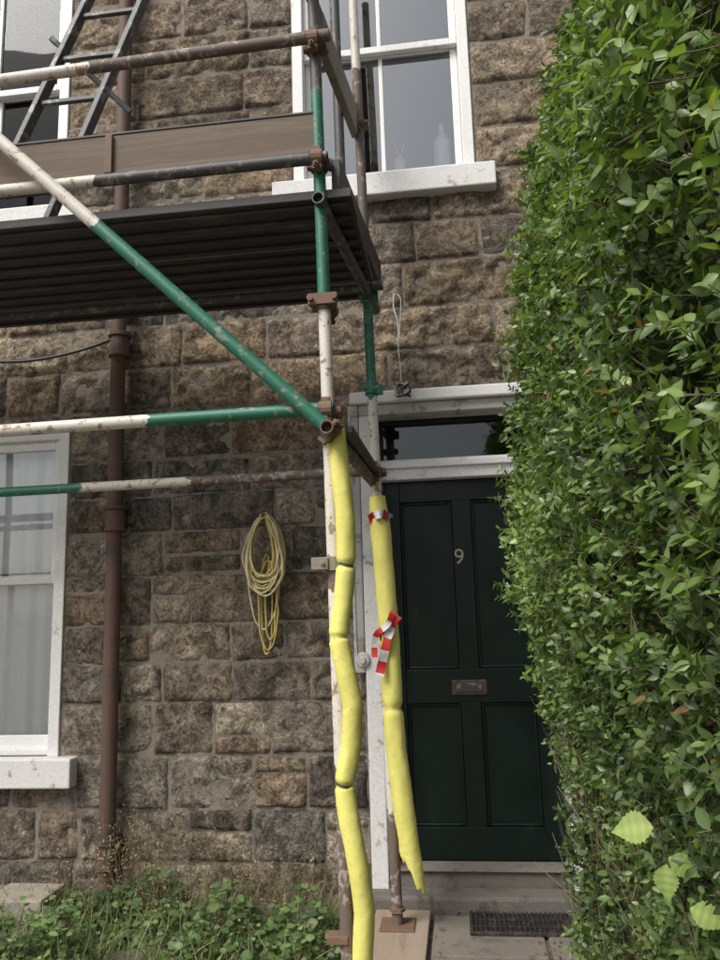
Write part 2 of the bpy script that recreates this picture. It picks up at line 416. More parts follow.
def window(tag,x0,x1,z0,z1,zm,mull=True,sx0=None,sx1=None,sz=None,glass='glass'):
    W=M['white_paint']; bx=lambda n,*a: box(n+'_'+tag,*a,W,house,.004)
    reveal(tag,x0,x1,z0,z1,W)
    t=.062
    bx('case_l',x0+.001,x0+t,-.012,.118,z0,z1); bx('case_r',x1-t,x1-.001,-.012,.118,z0,z1)
    bx('case_t',x0+t,x1-t,-.010,.116,z1-t,z1-.001)
    a,b=x0+t,x1-t
    s=.042
    def sash(nm,za,zb,y,rb,rt):
        bx(nm+'_l',a+.001,a+s,y,y+.038,za,zb); bx(nm+'_r',b-s,b-.001,y,y+.038,za,zb)
        bx(nm+'_b',a+s,b-s,y+.001,y+.037,za,za+rb); bx(nm+'_t',a+s,b-s,y+.001,y+.037,zb-rt,zb)
        if mull: bx(nm+'_m',(a+b)/2-.012,(a+b)/2+.012,y+.004,y+.034,za+rb,zb-rt)
        obj(nm+'_glass_'+tag,[(a+s,y+.02,za+rb),(b-s,y+.02,za+rb),(b-s,y+.02,zb-rt),(a+s,y+.02,zb-rt)],[(0,1,2,3)],M[glass],house)
    sash('upper_sash',zm-.02,z1-t,.030,.042,.05); sash('lower_sash',z0+.012,zm+.022,.072,.085,.042)
    box('sill_'+tag,sx0,sx1,-.085,.118,sz,z0,M['white_stone'],house,.008)
    bx('subsill',a-.02,b+.02,.02,.13,z0+.001,z0+.035)
window('upper_mid',-.82,.205,3.87,5.55,4.72,True,-.93,.31,3.735)
window('upper_left',-3.2,-2.2,3.87,5.55,4.72,True,-3.3,-2.1,3.735,'glass_ul')
window('upper_right',.83,1.85,3.87,5.55,4.72,True,.73,1.95,3.735)
window('lower_left',-3.12,-2.115,.78,2.54,1.70,False,-3.22,-2.01,.635,'glass_low')
curtain('curtain_lower_left',-3.11,-2.125,.80,1.74,.140,house)
curtain('curtain_upper_sash',-3.11,-2.125,1.75,2.53,.17,house,.016)
box('blind_upper_mid',-.27,.19,4.0,5.5,.30,.31,M['blind'],house,.002)
A=Acc(); A.cyl((.03,.150,3.96),(.03,.150,4.16),.05,16); A.cyl((.03,.150,4.16),(.03,.150,4.21),.05,16,.016); A.cyl((.03,.150,4.21),(.03,.150,4.27),.016,12); A.out('bottle',M['bottle'],house)
A=Acc(); A.cyl((-.22,.165,3.96),(-.22,.165,4.06),.035,16); A.cyl((-.22,.165,4.06),(-.22,.165,4.075),.038,16); A.cyl((-.215,.165,4.07),(-.25,.165,4.2),.004,6); A.cyl((-.225,.165,4.07),(-.19,.165,4.19),.004,6); A.out('toothbrush_mug',M['bottle'],house)

WS=M['white_stone']
reveal('door',-.49,.55,.0,2.615,M['room'],.2)
box('jamb_l',-.487,-.405,-.022,.15,.06,2.50,WS,house,.006)
box('jamb_facing',-.545,-.489,-.026,.0,1.17,2.56,M['grey_stone'],house,.008)
box('jamb_r',.465,.547,-.022,.15,.06,2.50,WS,house,.006)
box('door_lintel',-.487,.547,-.020,.15,2.502,2.56,M['grey_stone'],house,.006)
box('door_cornice',-.53,.60,-.055,.15,2.562,2.625,M['white_paint'],house,.008)
box('transom_bar',-.404,.464,.085,.17,2.165,2.275,M['white_paint'],house,.006)
box('transom_bar_nose',-.404,.464,.065,.084,2.225,2.262,M['white_paint'],house,.006)
obj('fanlight_glass',[(-.405,.14,2.275),(.465,.14,2.275),(.465,.14,2.502),(-.405,.14,2.502)],[(0,1,2,3)],M['glass_dk'],house)
for nm,a in (('fl_t',(-.404,.464,.12,.16,2.475,2.501)),('fl_l',(-.404,-.375,.12,.16,2.276,2.474)),('fl_r',(.435,.464,.12,.16,2.276,2.474))): box(nm,*a,M['door'],house,.003)
D=M['door']; dx0,dx1,dz0,dz1=-.403,.463,.244,2.163; cx=(dx0+dx1)/2
box('door_slab',dx0,dx1,.172,.196,dz0,dz1,D,house,0)
st=.105
box('door_stile_l',dx0,dx0+st,.150,.1715,dz0,dz1,D,house,.003); box('door_stile_r',dx1-st,dx1,.150,.1715,dz0,dz1,D,house,.003)
rails=[(dz0,.40),(1.0,1.17),(2.05,dz1)]
for i,(a,b) in enumerate(rails): box('door_rail_%d'%i,dx0+st,dx1-st,.1505,.1715,a,b,D,house,.003)
for i,(a,b) in enumerate([(.40,1.0),(1.17,2.05)]):
    box('door_muntin_%d'%i,cx-.05,cx+.05,.151,.1715,a,b,D,house,.003)
    for j,(xa,xb) in enumerate([(dx0+st,cx-.05),(cx+.05,dx1-st)]):
        mm=.016
        for k,q in enumerate([(xa,xa+mm,a,b),(xb-mm,xb,a,b),(xa+mm,xb-mm,a,a+mm),(xa+mm,xb-mm,b-mm,b)]):
            box('door_mould_%d%d%d'%(i,j,k),q[0],q[1],.160,.1715,q[2],q[3],D,house,.006)
box('letter_plate',cx-.095,cx+.085,.142,.1498,1.04,1.115,M['brass'],house,.004)
box('letter_flap',cx-.07,cx+.06,.136,.1415,1.055,1.10,M['t_dark'],house,.003)
tc=bpy.data.curves.new('door_number','FONT'); tc.body='9'; tc.size=.115; tc.extrude=.003; tc.materials.append(M['num'])
tn=bpy.data.objects.new('door_number',tc); tn.location=(-.022,.147,1.71); tn.rotation_euler=(rad(90),0,0); scene.collection.objects.link(tn); tn.parent=house
A=Acc(); A.cyl((dx1-.06,.15,1.16),(dx1-.06,.10,1.16),.012,12); A.cyl((dx1-.06,.10,1.16),(dx1-.06,.075,1.16),.026,16,.02); A.out('door_knob',M['brass'],house)
box('threshold',-.404,.464,.02,.20,.10,.236,M['step'],house,.008)
box('threshold_strip',-.404,.464,.0,.145,.2365,.243,M['slab'],house,.002)
box('doorstep',-.50,.60,-.13,.019,.04,.165,M['step'],house,.014)
A=Acc(); A.cyl((-.500,-.026,1.235),(-.500,-.040,1.235),.038,20,.032); A.cyl((-.500,-.040,1.235),(-.500,-.058,1.235),.016,14); A.out('bell_push',M['bell'],house)
wire('bell_cable',[[(-.53,-.03,1.26),(-.535,-.03,1.5),(-.53,-.028,1.9),(-.535,-.03,2.5)]],.004,M['cable_w'],house)
wire('wall_cable',[[(-3.5,-.03,3.02),(-2.6,-.03,2.95),(-2.3,-.05,2.93),(-2.0,-.03,2.99),(-1.85,-.05,3.03)]],.009,M['cable_b'],house)

# downpipe
dp=empty('drainpipe')
A=Acc(); px=-1.80; py=-.085
A.cyl((px,py,.17),(px-.02,py,6.5),.041,20)
for z in (.33,2.0,2.97,4.15,5.3):
    A.cyl((px,py,z-.05),(px,py,z+.05),.052,20); A.cyl((px,py,z+.05),(px,py,z+.072),.060,20); A.cyl((px,py,z-.065),(px,py,z-.05),.058,20)
    A.bar((px,py+.055,z),Vector((1,0,0)),Vector((0,1,0)),Vector((0,0,1)),.085,.012,.022)
A.cyl((px,py,.18),(px,py-.09,.11),.043,20)
o=A.out('pipe',M['pipe'],dp,.003)

# ---------------------------------------------------------------- scaffold
sc=empty('scaffolding'); R=.0242
FY=-1.25; RY=-.35; fx=-.455; rx=-.385
G_,Wt,Ru,Dk=M['t_green'],M['t_white'],M['t_rust'],M['t_dark']
def frac(z,a,b): return (z-a)/(b-a)
za,zb=.12,5.2
tube('standard_front',(fx+.035,FY,za),(fx-.035,FY,zb),R,[(frac(.95,za,zb),Ru),(frac(1.55,za,zb),Wt),(frac(1.66,za,zb),Ru),(frac(2.62,za,zb),Wt),(frac(3.52,za,zb),G_),(1,Dk)],sc)
za=.13
tube('standard_rear',(rx+.045,RY,za),(rx-.035,RY,zb+.2),R,[(frac(.6,za,zb+.2),Ru),(frac(2.5,za,zb+.2),Wt),(frac(3.08,za,zb+.2),G_),(frac(4.3,za,zb+.2),Ru),(1,Wt)],sc)
L=-4.2
def fr(x,a,b): return (x-a)/(b-a)
tube('guard_rail',(L,FY-.05,3.655),(-.40,FY-.05,3.73),R,[(fr(-1.40,L,-.4),Wt),(1,Ru)],sc)
tube('ledger_front',(L,FY-.05,3.19),(-.42,FY-.05,3.20),R,[(fr(-1.36,L,-.42),Wt),(1,Dk)],sc)
tube('ledger_low_front',(L,FY-.05,2.175),(-.42,FY-.05,2.20),R,[(fr(-1.12,L,-.42),Wt),(1,G_)],sc)
tube('ledger_low_rear',(L,RY-.05,2.11),(-.35,RY-.05,2.13),R,[(fr(-1.83,L,-.35),G_),(fr(-1.28,L,-.35),Wt),(1,Ru)],sc)
tube('ledger_deck_rear',(L,RY-.05,3.06),(-.30,RY-.05,3.06),R,[(1,Dk)],sc)
tube('brace',(-3.1,FY-.16,4.69),(-.415,FY-.085,2.095),.0262,[(fr(-1.32,-3.1,-.415),Wt),(1,G_)],sc)
tube('transom_low',(-.43,FY-.16,2.105),(-.38,-.14,2.085),R,[(1,Ru)],sc)
tube('transom_deck',(-.46,FY-.06,3.03),(-.36,-.16,3.03),R,[(1,Dk)],sc)
tube('standard_front_far',(-3.3,FY,.12),(-3.3,FY,5.2),R,[(.5,Wt),(1,G_)],sc)
tube('standard_rear_far',(-3.3,RY,.12),(-3.3,RY,5.2),R,[(.5,Wt),(1,G_)],sc)
beam('low_board',(-.392,FY+.02,2.135),(-.375,-.30,2.125),.060,.030,M['steel_dark'],sc)
nb=5
for i in range(nb):
    y0=FY+i*(.205); dz=random.uniform(-.003,.003)
    box('deck_board_%d'%i,L,-.335-.02*random.random(),y0,y0+.190,3.060+dz,3.098+dz,M['steel_dark'],sc,.004)
    for q in range(2):
        box('deck_rib_%d_%d'%(i,q),L,-.36,y0+.035+q*.095,y0+.06+q*.095,3.046+dz,3.0595+dz,M['steel_dark'],sc,.003)
box('toe_board',L,-.475,FY-.018,FY+.018,3.215,3.415,M['toe'],sc,.003)
box('toe_board_cap',L,-.47,FY-.022,FY+.022,3.4155,3.425,M['steel_dark'],sc,.002)
box('toe_batten',-1.335,-1.305,FY-.035,FY-.0185,3.24,3.41,M['coupler'],sc,.003)
beam('toe_board_end',(-.40,FY+.02,3.17),(-.335,-.26,3.18),.036,.13,M['steel_dark'],sc)
beam('end_guard_board',(-.455,FY+.05,3.84),(-.42,RY+.0,3.99),.038,.15,M['wood_old'],sc)
tube('end_guard_rail',(-.50,FY-.12,3.98),(-.44,-.2,4.17),R,[(1,Dk)],sc)
tube('inner_upright',(-.46,-.62,3.1),(-.48,-.62,5.2),R,[(1,Dk)],sc)
X=Vector((1,0,0));Y=Vector((0,1,0));Z=Vector((0,0,1))
fp=lambda z:(fx+.035-.07*(z-.12)/5.08,FY,z); rp=lambda z:(rx+.045-.08*(z-.13)/5.27,RY,z)
for i,(z,ax) in enumerate([(3.72,X),(3.20,X),(2.195,X)]):
    p=fp(z); coupler('coupler_f%d'%i,p,Z,(p[0],FY-.05,z),ax,sc)
for i,z in enumerate([2.13,3.06]):
    p=rp(z); coupler('coupler_r%d'%i,p,Z,(p[0],RY-.05,z),X,sc,mat=None if i==0 else M['t_green'])
coupler('coupler_brace',(-.43,FY-.085,2.10),Vector((1,0,-1)),(-.43,FY-.03,2.10),Z,sc)
p=fp(2.62); coupler('coupler_joint',p,Z,(p[0]+.012,FY+.05,2.62),Y+X*.01,sc); A=Acc(); A.bar((p[0],FY-.03,2.63),X,Y,Z,.055,.012,.022); A.cyl((p[0]-.045,FY-.06,2.63),(p[0]-.045,FY,2.63),.011,6); A.cyl((p[0]+.045,FY-.06,2.63),(p[0]+.045,FY,2.63),.011,6); A.out('joint_plate',M['coupler'],sc)
p=fp(1.64); coupler('coupler_low',p,Z,(p[0]-.01,FY+.05,1.64),Y,sc,mat=M['wood_old'])
A=Acc(); A.bar((p[0]-.045,FY-.02,1.64),X,Y,Z,.03,.02,.022); A.out('timber_wedge',M['wood_old'],sc)
p=fp(.41); A=Acc(); A.bar((p[0]-.03,FY,.41),X,Y,Z,.035,.03,.012); A.cyl((p[0]-.075,FY,.41),(p[0]+.03,FY,.41),.012,8); A.out('base_pin',M['coupler'],sc)
for i,z in enumerate([2.55,3.03]):
    p=rp(z); A=Acc(); A.cyl((p[0],RY,z-.03),(p[0],RY,z+.03),.034,14); A.bar((p[0]+.035,RY-.01,z-.01),X,Y,Z,.02,.012,.025); A.bar((p[0]-.03,RY-.02,z+.01),X,Y,Z,.014,.012,.02); A.out('rear_clamp_%d'%i,M['t_green'],sc)
p=rp(3.98); coupler('coupler_guard_rear',p,Z,(p[0],RY-.01,3.98),X,sc)
for n_,(bx_,by_,bz) in enumerate([(rx+.045,RY,.122),(fx+.035,FY,.122),(-3.3,RY,.122),(-3.3,FY,.122)]):
    A=Acc(); A.bar((bx_,by_,bz+.004),X,Y,Z,.075,.075,.004); A.cyl((bx_,by_,bz),(bx_,by_,bz+.09),.019,12); A.cyl((bx_,by_,bz+.06),(bx_,by_,bz+.075),.036,6); A.out('base_plate_%d'%n_,M['coupler'],sc)
box('sole_board',-.455,-.205,-.95,-.16,.085,.122,worn('sole_board_wood',(.40,.32,.24),(.26,.20,.145),.35,7,.85,stretch=(4,.5,1),soft=.15),sc,.005)
box('sole_board_b',-.55,-.28,-1.6,-1.0,.085,.122,M['wood_old'],sc,.005)
box('sole_board_c',-3.45,-3.15,-1.6,-.1,.085,.122,M['wood_old'],sc,.005)

# foam padding
def foam_r(marks,r0):
    def f(t,an):
        r=r0
        for m_ in marks: r*=1-.30*math.exp(-((t-m_)/.005)**2)
        return r
    return f
fo=empty('foam_padding')
yy=FY-.035
pts=[(-.418,2.135),(-.402,1.95),(-.390,1.80),(-.392,1.632),(-.408,1.50),(-.424,1.38),(-.400,1.26),(-.380,1.15),(-.392,1.02),(-.418,.895),(-.402,.78),(-.372,.62),(-.362,.50),(-.372,.36),(-.385,.16)]
def tpar(z):
    for i in range(len(pts)-1):
        if pts[i][1]>=z>=pts[i+1][1]: return (i+(pts[i][1]-z)/(pts[i][1]-pts[i+1][1]))/(len(pts)-1)
sweep('foam_tube',[(x,yy-.01*math.sin(i*1.3),z) for i,(x,z) in enumerate(pts)],foam_r([tpar(1.633),tpar(1.381),tpar(.896)],.0345),M['foam'],fo,lump=.07,n=260,seg=24,sharp=True)
for i,(x,z) in enumerate([(-.392,1.632),(-.424,1.38),(-.418,.895)]):
    A=Acc(); A.cyl((x,yy,z-.003),(x+.002,yy,z+.004),.0268,18); A.out('tie_%d'%i,M['tape_blk'],fo,.001)
fo2=empty('foam_padding')
def fr2(t,an):
    r=.042*(1-.25*math.exp(-((t-.5)/.01)**2))
    if t<.06: r*=.80+.20*t/.06
    return r
pt2=[(-.362,2.005),(-.350,1.80),(-.338,1.55),(-.326,1.30),(-.325,1.04),(-.315,.85),(-.292,.62),(-.27,.42),(-.255,.27)]
f2=sweep('foam_tube_open',[(x,RY-.045,z) for x,z in pt2],fr2,M['foam'],fo2,lump=.10,n=160,seg=24,arc=rad(280),a0=rad(330),thick=.008,seed=9,sharp=True)
for v in f2.data.vertices:
    if v.co.z<.44:
        k=(.44-v.co.z)/.17
        v.co.z+=k*(.13*max(0,min(1,(-.225-v.co.x)/.06)))+k*.03*noise.noise(Vector((v.co.x*50,v.co.y*40,1)))
A=Acc(); A.cyl((-.326,RY-.045,1.037),(-.326,RY-.045,1.045),.034,18); A.out('tie',M['tape_blk'],fo2,.001)

def ribbon(name,pts,w,par,stripe=.035):
    v=[];f=[];mi=[];P=[Vector(p) for p in pts]; n=10;Q=[P[0]*2-P[1]]+P+[P[-1]*2-P[-2]]
    cs=[]
    for k in range(len(P)-1):
        for j in range(n):
            u=j/n;p0,p1,p2,p3=Q[k:k+4]
            cs.append(.5*((2*p1)+(p2-p0)*u+(2*p0-5*p1+4*p2-p3)*u*u+(3*p1-p0-3*p2+p3)*u**3))
    acc=0
    for i,c_ in enumerate(cs):
        d=(cs[min(i+1,len(cs)-1)]-cs[max(i-1,0)]).normalized()
        s=d.cross(Vector((.5*math.sin(i*.35),-1,.4*math.cos(i*.5)))).normalized()*w/2
        v+= [c_-s,c_+s]
        if i: 
            acc+=(cs[i]-cs[i-1]).length; f.append((2*i-2,2*i-1,2*i+1,2*i)); mi.append(int(acc/stripe)%2)
    return obj(name,v,f,[M['red'],M['twhite']],par,mi,True)
bt=empty('barrier_tape')
y=RY-.10
ribbon('tape_top',[(-.405,y+.03,1.895),(-.37,y,1.91),(-.33,y,1.915),(-.305,y+.05,1.90)],.042,bt,.045)
ribbon('tape_wrap',[(-.375,y+.03,1.36),(-.345,y-.006,1.385),(-.31,y,1.42),(-.280,y+.02,1.455)],.045,bt,.05)
ribbon('tape_tail',[(-.29,y+.0,1.45),(-.325,y-.02,1.37),(-.35,y-.012,1.28),(-.375,y-.02,1.18)],.042,bt,.055)
ribbon('tape_tail2',[(-.30,y-.01,1.47),(-.33,y-.03,1.41),(-.385,y-.02,1.36),(-.39,y-.03,1.26)],.028,bt,.05)

# ---------------------------------------------------------------- ladder on the deck
ld=empty('step_ladder'); LM=M['ladder']
a0,a1=(-2.37,3.105),(-1.60,5.35); b0,b1=(-2.00,3.105),(-1.29,5.35)
beam('rail_a',(a0[0],-.72,a0[1]),(a1[0],-.5,a1[1]),.030,.06,LM,ld); beam('rail_b',(b0[0],-.72,b0[1]),(b1[0],-.5,b1[1]),.030,.06,LM,ld)
for i in range(8):
    t=.09+i*.118
    p=[Vector((u[0]+(w[0]-u[0])*t,-.72+.22*t,u[1]+(w[1]-u[1])*t)) for u,w in ((a0,a1),(b0,b1))]
    beam('rung_%d'%i,p[0],p[1],.026,.024,LM,ld)
beam('stay_a',(-2.02,-.55,4.55),(-1.62,-.42,4.15),.02,.03,LM,ld)

# ---------------------------------------------------------------- cable coil & loose wire
cc=empty('cable_coil')
def loop(cx,ztop,w,h,y,n=26,j=.005,pear=.22):
    out=[]
    for i in range(n+1):
        a=2*math.pi*i/n; s=math.sin(a); c=math.cos(a)
        out.append((cx+s*w*(.9+pear*-c)+random.uniform(-j,j),y+random.uniform(-.006,.006)-.01*(1-c),ztop-h/2+c*h/2+random.uniform(-j,j)))
    return out
wire('loops_cream',[loop(-.99+random.uniform(-.014,.014),1.985+random.uniform(-.015,.008),random.uniform(.075,.115),random.uniform(.28,.41),-.05-.005*i) for i in range(13)],.0052,M['cable_c'],cc)
wire('loops_yellow',[loop(-.99+random.uniform(-.015,.015),1.98+random.uniform(-.015,.01),random.uniform(.055,.105),random.uniform(.22,.38),-.06-.007*i) for i in range(6)],.0052,M['cable_y'],cc)
wire('long_loops',[loop(-1.00,1.96,.095,.56,-.05,pear=-.1)],.0045,M['cable_c'],cc)
wire('long_loops_yellow',[loop(-.985,1.78,.035,.50,-.05,pear=0),loop(-.975,1.75,.055,.45,-.06,pear=0),loop(-.96,1.75,.03,.40,-.06,pear=0)],.0045,M['cable_y'],cc)
A=Acc(); A.cyl((-.99,.0,1.975),(-.99,-.12,1.985),.006,8); A.cyl((-.99,-.12,1.98),(-.99,-.125,2.01),.006,8); A.out('hook',M['coupler'],cc)
hw=empty('hanging_wire')
wire('strand',[[(-.27,-.03,3.17),(-.285,-.04,3.1),(-.25,-.05,3.0),(-.26,-.06,2.85),(-.245,-.07,2.7),(-.25,-.09,2.66)]],.0035,M['cable_w'],hw)
wire('strand_b',[[(-.27,-.03,3.17),(-.23,-.04,3.16),(-.24,-.05,3.05),(-.25,-.06,2.9)]],.0025,M['cable_w'],hw)
tang=[(-.245+.055*math.sin(i*1.7)*random.uniform(.5,1.1),-.10+.02*math.cos(i*2.1),2.61+.042*math.cos(i*1.3)) for i in range(34)]
wire('tangle',[tang],.004,M['cable_w'],hw)
wire('tangle_dark',[[(p[0]+.01,p[1]-.01,p[2]-.008) for p in tang[::-1][:20]]],.003,M['cable_b'],hw)

gr=empty('drain_grate')
box('frame_a',-.03,.42,-.375,-.36,.098,.112,M['grate'],gr,.002);box('frame_b',-.03,.42,-.09,-.075,.098,.112,M['grate'],gr,.002)
box('frame_c',-.03,-.015,-.36,-.09,.098,.112,M['grate'],gr,.002);box('frame_d',.405,.42,-.36,-.09,.098,.112,M['grate'],gr,.002)
box('pit',-.015,.405,-.36,-.09,.0985,.1025,M['cable_b'],gr,0)
for i in range(20):
    x=-.005+i*.0208; box('bar_%d'%i,x,x+.008,-.359,-.091,.103,.110,M['grate'],gr,.001)
for i in range(3):
    y_=-.30+i*.075; box('cross_%d'%i,-.0145,.4045,y_,y_+.008,.1035,.1085,M['grate'],gr,.001)

ed=empty('stone_edging'); x=-3.4
while x<-2.15:
    w=random.uniform(.25,.4); box('stone_%d'%int(abs(x)*100),x,x+w-.012,-.32,-.08,.04,.19+random.uniform(-.01,.01),M['edging'],ed,.012); x+=w

# ---------------------------------------------------------------- foliage
def leaf_mesh(name,pos,dirs,nrm,length,width,cols,mat,parent=None,curl=.12,fold=.25):
    n=len(pos)
    dirs=dirs/np.linalg.norm(dirs,axis=1,keepdims=True)
    side=np.cross(dirs,nrm); side/=np.linalg.norm(side,axis=1,keepdims=True)+1e-9
    up_=np.cross(side,dirs)
    T=np.array([(0,0,0),(.16,-.30,1),(.42,-.49,1),(.76,-.31,1),(1,0,-1),(.76,.31,1),(.42,.49,1),(.16,.30,1),(.18,0,0),(.44,0,0),(.77,0,0)]); K=11
    wob=1+rng.uniform(-.10,.10,(n,K))
    along=(T[:,0][None,:]*length[:,None])[:,:,None]*dirs[:,None,:]
    sd=(T[:,1][None,:]*wob*width[:,None])[:,:,None]*side[:,None,:]
    upv=(np.abs(T[:,1])*fold)[None,:]*width[:,None]-curl*(T[:,0]**2)[None,:]*length[:,None]*rng.uniform(.0,2.,(n,1))
    co=pos[:,None,:]+along+sd+upv[:,:,None]*up_[:,None,:]
    co=co.reshape(-1,3)
    fq=np.array([(8,9,2,1),(9,10,3,2),(8,7,6,9),(9,6,5,10)]); ft=np.array([(0,8,1),(10,4,3),(0,7,8),(10,5,4)])
    off=np.arange(n)*K
    q=(fq[None]+off[:,None,None]).reshape(-1,4); t=(ft[None]+off[:,None,None]).reshape(-1,3)
    me=bpy.data.meshes.new(name); me.vertices.add(len(co)); me.vertices.foreach_set('co',co.astype(np.float32).ravel())
    nl=q.size+t.size; me.loops.add(nl); me.loops.foreach_set('vertex_index',np.concatenate([q.ravel(),t.ravel()]).astype(np.int32))
    npol=len(q)+len(t); me.polygons.add(npol)
    ls=np.concatenate([np.arange(len(q))*4,q.size+np.arange(len(t))*3]).astype(np.int32)
    me.polygons.foreach_set('loop_start',ls)
    me.polygons.foreach_set('use_smooth',np.ones(npol,dtype=bool))
    me.update(calc_edges=True); me.validate()
    ca=me.color_attributes.new('Col','FLOAT_COLOR','POINT')
    shade=np.ones((n,K)); shade[:,8:]=1.18; shade[:,4]=.92
    cc_=np.ones((n,K,4)); cc_[:,:,:3]=cols[:,None,:]*shade[:,:,None]
    ca.data.foreach_set('color',cc_.astype(np.float32).ravel())
    me.materials.append(mat); o=bpy.data.objects.new(name,me); scene.collection.objects.link(o)
    if parent:o.parent=parent
    return o
def twig_mesh(name,P,Q,r,mat,parent=None):
    n=len(P); d=Q-P; d/=np.linalg.norm(d,axis=1,keepdims=True); a=np.cross(d,np.array([.3,.5,.81])); a/=np.linalg.norm(a,axis=1,keepdims=True); b=np.cross(d,a)
    vs=[]
    for base,k in((P,1),(Q,.5)):
        for j in range(3):
            an=2*math.pi*j/3; vs.append(base+(a*math.cos(an)+b*math.sin(an))*r[:,None]*k)
    co=np.stack(vs,1).reshape(-1,3); f=np.array([(0,1,4,3),(1,2,5,4),(2,0,3,5)]); F_=(f[None]+(np.arange(n)*6)[:,None,None]).reshape(-1,4)
    return obj(name,co.tolist(),F_.tolist(),mat,parent)
prof_z=np.array([-.2,.34,.58,.96,1.22,1.6,2.22,2.48,2.8,3.28,3.83,4.4]); prof_x=np.array([.38,.35,.33,.30,.25,.185,.225,.26,.35,.49,.65,.85])
YF=-.95
def hx(y,z):
    x=np.interp(z,prof_z,prof_x)+.0
    x=x+np.array([.05*noise.noise(Vector((yy_*1.7,zz*1.7,3)))+.04*noise.noise(Vector((yy_*5,zz*5,9))) for yy_,zz in zip(np.atleast_1d(y),np.atleast_1d(z))])
    e=np.clip((y-(YF-.35))/.35,0,1); return x+.22*e**2.5+.03*np.clip(-2.3-y,0,1)
hd=empty('privet_hedge')
NS=15500
ysam=np.concatenate([YF-rng.random(10500)*3.0,-2.1-rng.random(5000)*1.3]); zsam=rng.uniform(.05,4.35,NS)
ne=1300
xs_=hx(ysam,zsam); root=np.stack([xs_+rng.uniform(.0,.12,NS),ysam,zsam],1)
outd=np.tile(np.array([-1.,0,0]),(NS,1))
ze=rng.uniform(.05,4.3,ne); xe=hx(np.full(ne,YF-.05),ze)+rng.random(ne)*.9
root=np.concatenate([root,np.stack([xe,YF-rng.uniform(.03,.12,ne)+0*xe,ze],1)]); outd=np.concatenate([outd,np.tile(np.array([-.15,1.,0]),(ne,1))])
nt_=len(root)
near=root[:,1]<-2.1
sd_=outd*rng.uniform(.2,.9,(nt_,1))+np.stack([rng.normal(0,.35,nt_),rng.normal(0,.6,nt_),rng.uniform(-.2,1.1,nt_)],1)
sd_/=np.linalg.norm(sd_,axis=1,keepdims=True); sl=rng.uniform(.03,.08,nt_)
sl[near]*=.8
sl[(rng.random(nt_)<.03)&~near]*=1.9
twig_mesh('twigs',root-sd_*.04,root+sd_*sl[:,None],np.where(near,.0009,.0013),M['twig'],hd)
pos=[];dr=[];nr=[];ln=[];wd=[];co=[]
shoot_tone=np.array([.55+.8*noise.noise(Vector((p[1]*2.2,p[2]*2.2,5)))+.4*noise.noise(Vector((p[1]*9,p[2]*9,8))) for p in root])
pairs=5
for k in range(pairs):
    t=.08+.90*k/(pairs-1)
    base=root+sd_*(sl*t)[:,None]
    ref=np.cross(sd_,np.array([0.2,.1,1.])); ref/=np.linalg.norm(ref,axis=1,keepdims=True); ref2=np.cross(sd_,ref)
    ang=rng.uniform(0,.7,nt_)+k*math.pi/2
    for s in (1,-1):
        lat=(ref*np.cos(ang)[:,None]+ref2*np.sin(ang)[:,None])*s
        d=lat*rng.uniform(.6,1.1,(nt_,1))+sd_*rng.uniform(.3,1.0,(nt_,1))+np.array([0,0,-.15])+rng.normal(0,.25,(nt_,3))
        nn=sd_*.4+np.array([-.55,-.15,.6])+rng.normal(0,.5,(nt_,3))+outd*.3
        L_=rng.uniform(.017,.034,nt_)*(1.0-.25*(k==pairs-1))*np.where(near,.80,1.)
        young=(k/(pairs-1))
        c0=np.array([.040,.074,.024]); c1=np.array([.095,.16,.042]); c2=np.array([.20,.285,.085])
        m1=np.clip(shoot_tone+rng.normal(0,.28,nt_),0,1)[:,None]; m2=np.clip((young*.8)*shoot_tone+rng.normal(0,.18,nt_),0,.9)[:,None]
        c=c0*(1-m1)+c1*m1; c=c*(1-m2)+c2*m2
        c*=rng.uniform(.72,1.28,(nt_,1))
        br=rng.random(nt_)<.007; c[br]=np.array([.26,.15,.07])*rng.uniform(.6,1.2,(br.sum(),1))
        yl=rng.random(nt_)<.006; c[yl]=np.array([.28,.32,.09])
        pos.append(base);dr.append(d);nr.append(nn);ln.append(L_);wd.append(L_*rng.uniform(.48,.62,nt_));co.append(c)
leaf_mesh('leaves',np.concatenate(pos),np.concatenate(dr),np.concatenate(nr),np.concatenate(ln),np.concatenate(wd),np.concatenate(co),M['leaf'],hd)
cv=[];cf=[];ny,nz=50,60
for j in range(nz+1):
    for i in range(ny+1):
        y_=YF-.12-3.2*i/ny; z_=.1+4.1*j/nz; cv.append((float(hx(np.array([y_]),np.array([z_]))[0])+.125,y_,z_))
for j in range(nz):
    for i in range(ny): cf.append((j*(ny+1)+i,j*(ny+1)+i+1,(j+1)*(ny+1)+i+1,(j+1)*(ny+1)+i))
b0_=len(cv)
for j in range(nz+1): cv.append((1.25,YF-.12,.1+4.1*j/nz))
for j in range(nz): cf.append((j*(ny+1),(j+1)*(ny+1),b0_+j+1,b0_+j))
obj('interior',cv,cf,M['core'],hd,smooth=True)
nb_=500; yb=YF-.1-rng.random(nb_)*3.1; zb_=rng.uniform(.1,4.2,nb_); xb=hx(yb,zb_)+rng.uniform(.07,.12,nb_); P_=np.stack([xb,yb,zb_],1)
Q_=P_+np.stack([rng.normal(.0,.02,nb_),rng.normal(0,.12,nb_),rng.uniform(.1,.3,nb_)],1)
twig_mesh('branches',P_,Q_,rng.uniform(.0015,.003,nb_),M['twig'],hd)
nb_=420; yb=YF-.05-rng.random(nb_)*1.6; zb_=rng.uniform(.1,1.1,nb_); xb=hx(yb,zb_)+rng.uniform(-.03,.06,nb_); P_=np.stack([xb,yb,zb_],1)
